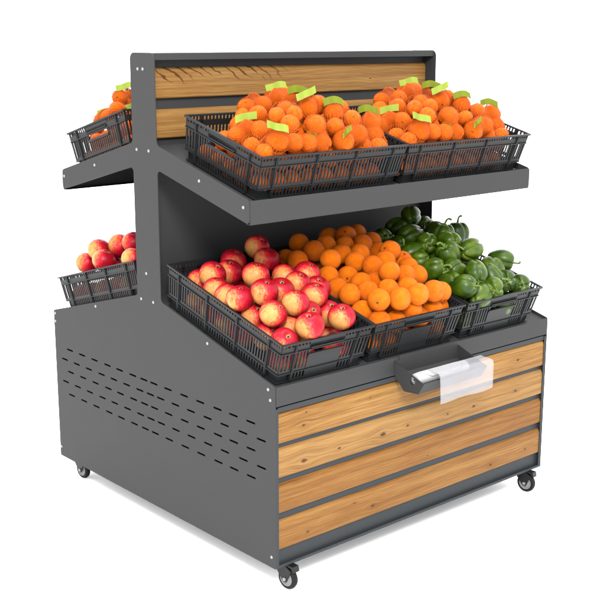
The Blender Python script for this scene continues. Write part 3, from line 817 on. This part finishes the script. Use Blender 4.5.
def basis_from(zdir, ydir):
    """rotation whose local z is zdir and local -y is as near ydir as it can be"""
    z = Vector(zdir).normalized(); y = -(Vector(ydir) - z * Vector(ydir).dot(z)).normalized()
    x = y.cross(z)
    return Matrix((x, y, z)).transposed()
view = lambda r, u, f: Rv * r + Uv * u - Fv * f      # a direction given as right, up and out towards the front

def add_fruit(name, mesh, loc, rad, rot, label, cat, group, kids=()):
    o = link(bpy.data.objects.new(name, mesh))
    o.matrix_world = Matrix.Translation(loc) @ rot.to_4x4() @ Matrix.Diagonal((rad, rad, rad, 1))
    tag(o, label, cat, group)
    for kn, km in kids:
        k = link(bpy.data.objects.new(kn, km), o)
    return o
def wiggle(m3, amt, rnd):
    return Euler((rnd.gauss(0, amt), rnd.gauss(0, amt), rnd.gauss(0, amt))).to_matrix() @ m3

rnd = random.Random(21)
# apples
vis, hid = read_pack('A')
labs = rows_label(vis, 6, 'apple', 'the heap in the front crate')
for i, (x, y, z, r) in enumerate(vis):
    rot = wiggle(basis_from(view(0.27, 0.82, 0.50), view(-0.30, -0.22, 0.93)), 0.22, rnd)
    add_fruit('apple', apple_me[i % 3], (x, y, z), r * rnd.uniform(1.0, 1.04), rot, labs[i], 'apple', 'apples heaped in the front crate', [('stem', stem_me)])
for i, (x, y, z, r) in enumerate(hid):
    rot = wiggle(basis_from(view(0.3, 0.7, 0.5), view(-0.4, -0.1, 0.9)), 0.5, rnd)
    add_fruit('apple', apple_me[i % 3], (x, y, z), r, rot, 'apple packed low inside the front crate, glimpsed through its slots', 'apple', 'apples buried in the front apple crate', [('stem', stem_me)])
vis, hid = read_pack('AB')
labs = rows_label(vis, 4, 'red apple', 'the heap in the rear crate')
for i, (x, y, z, r) in enumerate(vis + hid):
    rot = wiggle(basis_from(view(0.25, 0.9, 0.1), view(-0.9, -0.1, 0.35)), 0.2, rnd)
    r2 = r * (1.10 if i == 0 else 1.0)
    add_fruit('apple', apple_red[i % 2], (x, y, z), r2, rot, labs.get(i, 'red apple packed low inside the rear crate behind its slots'), 'apple',
              'red apples in the rear crate' if i < len(vis) else 'apples buried in the rear crate', [('stem', stem_me)])
# loose oranges
def rand_rot(rnd):
    return Euler((rnd.random() * 6.28, rnd.random() * 6.28, rnd.random() * 6.28)).to_matrix()
vis, hid = read_pack('O')
labs = rows_label(vis, 7, 'orange', 'the loose heap in the middle crate')
for i, (x, y, z, r) in enumerate(vis):
    add_fruit('orange', orange_me[i % 3], (x, y, z), r * rnd.uniform(1.0, 1.035), rand_rot(rnd), labs[i], 'orange', 'loose oranges heaped in the middle crate')
for i, (x, y, z, r) in enumerate(hid):
    add_fruit('orange', orange_me[i % 3], (x, y, z), r, rand_rot(rnd), 'orange packed low inside the middle crate, glimpsed through its slots', 'orange', 'oranges buried in the middle crate')
# peppers: stem directions (right, up, out) of the ones whose stem shows
vis, hid = read_pack('P')
PD = [(0, .3, -.9), (-.75, -.4, .5), (-.75, -.35, .5), (-.2, -.1, .9), (.15, -.2, .95), (.3, .3, .9), (.3, 0, .9), (.5, .5, -.5), (.1, .9, .3), (0, 1, .1), (.3, -.2, .8), (-.4, .6, .6),
      (.6, .2, -.7), (.7, .3, .5), (-.6, -.1, .8), (.8, .2, .5), (.1, -.75, .6), (0, .6, -.7), (.9, -.2, .2), (.8, .1, .6), (.3, .5, -.8), (.1, -.2, .95), (.1, .1, .95), (.1, 0, .95), (.3, -.9, -.2)]
labs = rows_label(vis, 6, 'green bell pepper', 'the heap')
for i, (x, y, z, r) in enumerate(vis + hid):
    dv = PD[i] if i < len(PD) else (rnd.gauss(0, 1), rnd.gauss(0, .5), rnd.gauss(0, 1))
    rot = basis_from(view(*dv), view(rnd.gauss(0, .3), 1, 0.2))
    rot = rot @ Euler((0, 0, rnd.random() * 6.28)).to_matrix()
    g = 'green peppers heaped in the crate' if i < len(vis) else 'green peppers buried in the crate'
    add_fruit('bell_pepper', pep_me[i % 4], (x, y, z), r * (rnd.uniform(1.10, 1.22) if i < len(vis) else 0.88), rot, labs.get(i, 'green pepper packed low inside the pepper crate behind its slots'), 'bell pepper', g,
              [('calyx', cal_me[i % 2]), ('stem', pst_me[i % 4])])

# ---------------------------------------------------------------- netted mandarins
def net_mesh(centres, radii, knot, seed):
    C = np.array(centres); Rr = np.array(radii); K = np.array(knot)
    ctr = C.mean(0); ax = K - ctr; kl = np.linalg.norm(ax); ax = ax / kl; kl = min(kl - 0.012, ((C - ctr) @ ax + Rr).max() + 0.006)
    steps = np.linspace(0.45, 1.0, 6)
    C2 = np.vstack([C, ctr + ax * kl * steps[:, None]]); R2 = np.concatenate([Rr + 0.0012, np.linspace(0.024, 0.004, 6)])
    t1 = np.cross(ax, [0.3, 1, 0.2]); t1 /= np.linalg.norm(t1); t2 = np.cross(ax, t1)
    nu, nv = 34, 32
    th = np.concatenate([[0.02], np.linspace(0.10, math.pi - 0.12, nv - 1)])
    ph = np.linspace(0, 2 * math.pi, nu, endpoint=False)
    g = np.zeros((nv, nu, 3)); rr = np.zeros((nv, nu))
    for i in range(nv):
        for j in range(nu):
            p = ph[j] + (math.pi / nu if i % 2 else 0)
            d = ax * math.cos(th[i]) + (t1 * math.cos(p) + t2 * math.sin(p)) * math.sin(th[i])
            b = (C2 - ctr) @ d; disc = b * b - ((C2 - ctr) ** 2).sum(1) + R2 ** 2
            ok = disc > 0
            rr[i, j] = max(0.012, (b[ok] + np.sqrt(disc[ok])).max() if ok.any() else 0)
            g[i, j] = d
    for _ in range(8):
        nb = (np.roll(rr, 1, 1) + np.roll(rr, -1, 1)) / 2
        up = np.vstack([rr[:1], rr[:-1]]); dn = np.vstack([rr[1:], rr[-1:]])
        rr = np.maximum(rr, 0.5 * nb + 0.25 * (up + dn))
    P = ctr + g * rr[:, :, None]
    V = []; Fc = []
    rd = 0.00040
    def strand(p, q):
        d = q - p; n = np.linalg.norm(d)
        if n < 1e-6: return
        d = d / n; o = (p + q) / 2 - ctr; o /= (np.linalg.norm(o) + 1e-9)
        s = np.cross(d, o); s /= (np.linalg.norm(s) + 1e-9)
        b = len(V)
        for e in (p, q):
            V.append(e + o * rd); V.append(e - o * rd * 0.6 + s * rd); V.append(e - o * rd * 0.6 - s * rd)
        for k in range(3):
            k2 = (k + 1) % 3
            Fc.append((b + k, b + k2, b + 3 + k2, b + 3 + k))
    for i in range(nv - 1):
        for j in range(nu):
            j2 = (j + 1) % nu if i % 2 else (j - 1) % nu
            strand(P[i, j], P[i + 1, j]); strand(P[i, j], P[i + 1, j2])
    me = bpy.data.meshes.new('net'); me.from_pydata([tuple(map(float, v - K)) for v in V], [], Fc)
    return me

def tag_mesh(seed, kind, Lx, hz):
    rr = random.Random(seed); m = MB(); n = 12
    c1, c2 = rr.uniform(-0.008, 0.008), rr.uniform(0.003, 0.007)
    skew = rr.uniform(-0.010, 0.014)
    if kind == 1: c1 = -0.009; skew = -0.004
    top = []
    for k in range(n + 1):
        u = k / n - 0.5
        y = c2 * math.sin(u * 7 + seed) ; z = c1 * (u * 2) ** 2 + skew * u * 2
        top.append((u * Lx, y, z))
    t = 0.0007
    for (x_, y_, z_) in top:
        m.v += [(x_, y_, z_ - hz), (x_, y_ + t, z_ - hz), (x_, y_ + t, z_ + hz), (x_, y_, z_ + hz)]
    m.f = [(0, 1, 2, 3), tuple(4 * n + q for q in (3, 2, 1, 0))]
    for k in range(n):
        for q in range(4):
            m.f.append((4 * k + q, 4 * k + (q + 1) % 4, 4 * k + 4 + (q + 1) % 4, 4 * k + 4 + q))
    return m.mesh('tag', M['tag_olive' if kind else 'tag'], 40)

BAGS = [([0, 1, 6], (0.302, -0.248, 1.34), 0), ([2, 3, 16], (0.266, -0.19, 1.32), 3), ([14, 17], (0.286, -0.406, 1.322), 0), ([7, 15, 1], (0.297, -0.356, 1.334), 1), ([4, 5, 13, 11], (0.096, -0.363, 1.263), 0), ([9, 10, 12, 8], (0.097, -0.498, 1.244), 0), ([18, 19, 20], (0.256, -0.464, 1.211), 2), ([21, 22, 30], (0.393, -0.402, 1.301), 1), ([23, 25, 28, 24], (0.346, -0.514, 1.218), 2), ([26, 27, 29], (0.563, -0.378, 1.269), 1)]
BACK_BAGS = [([0, 1, 6], (0.125, 0.292, 1.327), 0), ([3, 5], (0.118, 0.401, 1.241), 0), ([2, 7, 8], (0.113, 0.261, 1.258), 0)]

def bag_set(pts, bags, where, group, shift=Vector((0, 0, 0)), cache=None, names=None):
    for bi, (ids, knot, kind) in enumerate(bags):
        if cache is not None and bi in cache:
            nme, tme = cache[bi]
        else:
            nme = net_mesh([pts[i][:3] for i in ids], [pts[i][3] for i in ids], knot, bi)
            nme.materials.append(M['net'])
            tme = tag_mesh(bi + 3, kind, 0.028 if kind == 2 else 0.062, 0.008 if kind == 2 else 0.0105) if kind != 3 else None
            if cache is not None: cache[bi] = (nme, tme)
        b = empty('fruit_net', tuple(Vector(knot) + shift), (0, 0, 0), names[bi] % where, 'net bag', group)
        link(bpy.data.objects.new('net', nme), b)
        if tme is not None:
            t_ = link(bpy.data.objects.new('tag', tme), b); t_.location = (0, -0.010 if shift is not None and knot[1] < 0 else 0.0, 0)
            t_.rotation_euler = (R(-24 + (bi * 13) % 20), R(((bi * 37) % 17) - 12), R(-30 + ((bi * 29) % 21) - 8))
BN = ['orange net bag with its lime tag raised at the back of the %s', 'orange net bag without a tag at the left rear of the %s', 'net bag of two large mandarins, lime tag over it, midway in the %s',
      'net bag pressed at the rear with an olive lit tag in the %s', 'net bag at left front corner with low lime tag in the %s', 'net bag at the front rim with lime tag in the %s',
      'front net bag with a short green stub tag in the %s', 'net bag under an arched lime tag right of middle in the %s', 'front net bag with small green tag in right half of the %s', 'net bag at the right end under a lime tag in the %s']
vis, hid = read_pack('M')
cache = {}
bag_of = {i: b for b, (ids, _, _) in enumerate(BAGS) for i in ids}
for k, (where, shift) in enumerate((('nearer upper crate', Vector((0, 0, 0))), ('far upper crate', Vector((0.572, 0, 0))))):
    bag_set(vis, BAGS, where, 'net bags in the upper crates', shift, cache, BN)
    labs = rows_label(vis, 7, 'netted mandarin', 'in the ' + where)
    for i, (x, y, z, r) in enumerate(vis):
        add_fruit('mandarin', mand_me[(i + k) % 3], Vector((x, y, z)) + shift, r, rand_rot(rnd), labs[i], 'mandarin', 'netted mandarins in the ' + where)
    for i, (x, y, z, r) in enumerate(hid):
        add_fruit('mandarin', mand_me[i % 3], Vector((x, y, z)) + shift, r, rand_rot(rnd), 'mandarin packed low inside the %s behind its slots' % where, 'mandarin', 'mandarins buried in the ' + where)
vis, hid = read_pack('MB')
bag_set(vis, BACK_BAGS, 'rear upper crate', 'net bags in the rear crate', Vector((0, 0, 0)), None,
        ['net bag with the highest lime tag in the %s', 'net bag with a lime tag at the outer edge of the %s', 'net bag with a lime tag beside the post in the %s'])
labs = rows_label(vis, 4, 'netted mandarin', 'in the rear upper crate')
for i, (x, y, z, r) in enumerate(vis + hid):
    add_fruit('mandarin', mand_me[i % 3], (x, y, z), r, rand_rot(rnd), labs.get(i, 'mandarin packed low inside the rear upper crate'), 'mandarin', 'mandarins in the rear crate' if i < len(vis) else 'mandarins buried in the rear crate')

# back crate of the far end needs no twin: nothing of it shows
S.cycles.use_denoising = True
S.cycles.max_bounces = 8
S.cycles.transparent_max_bounces = 12
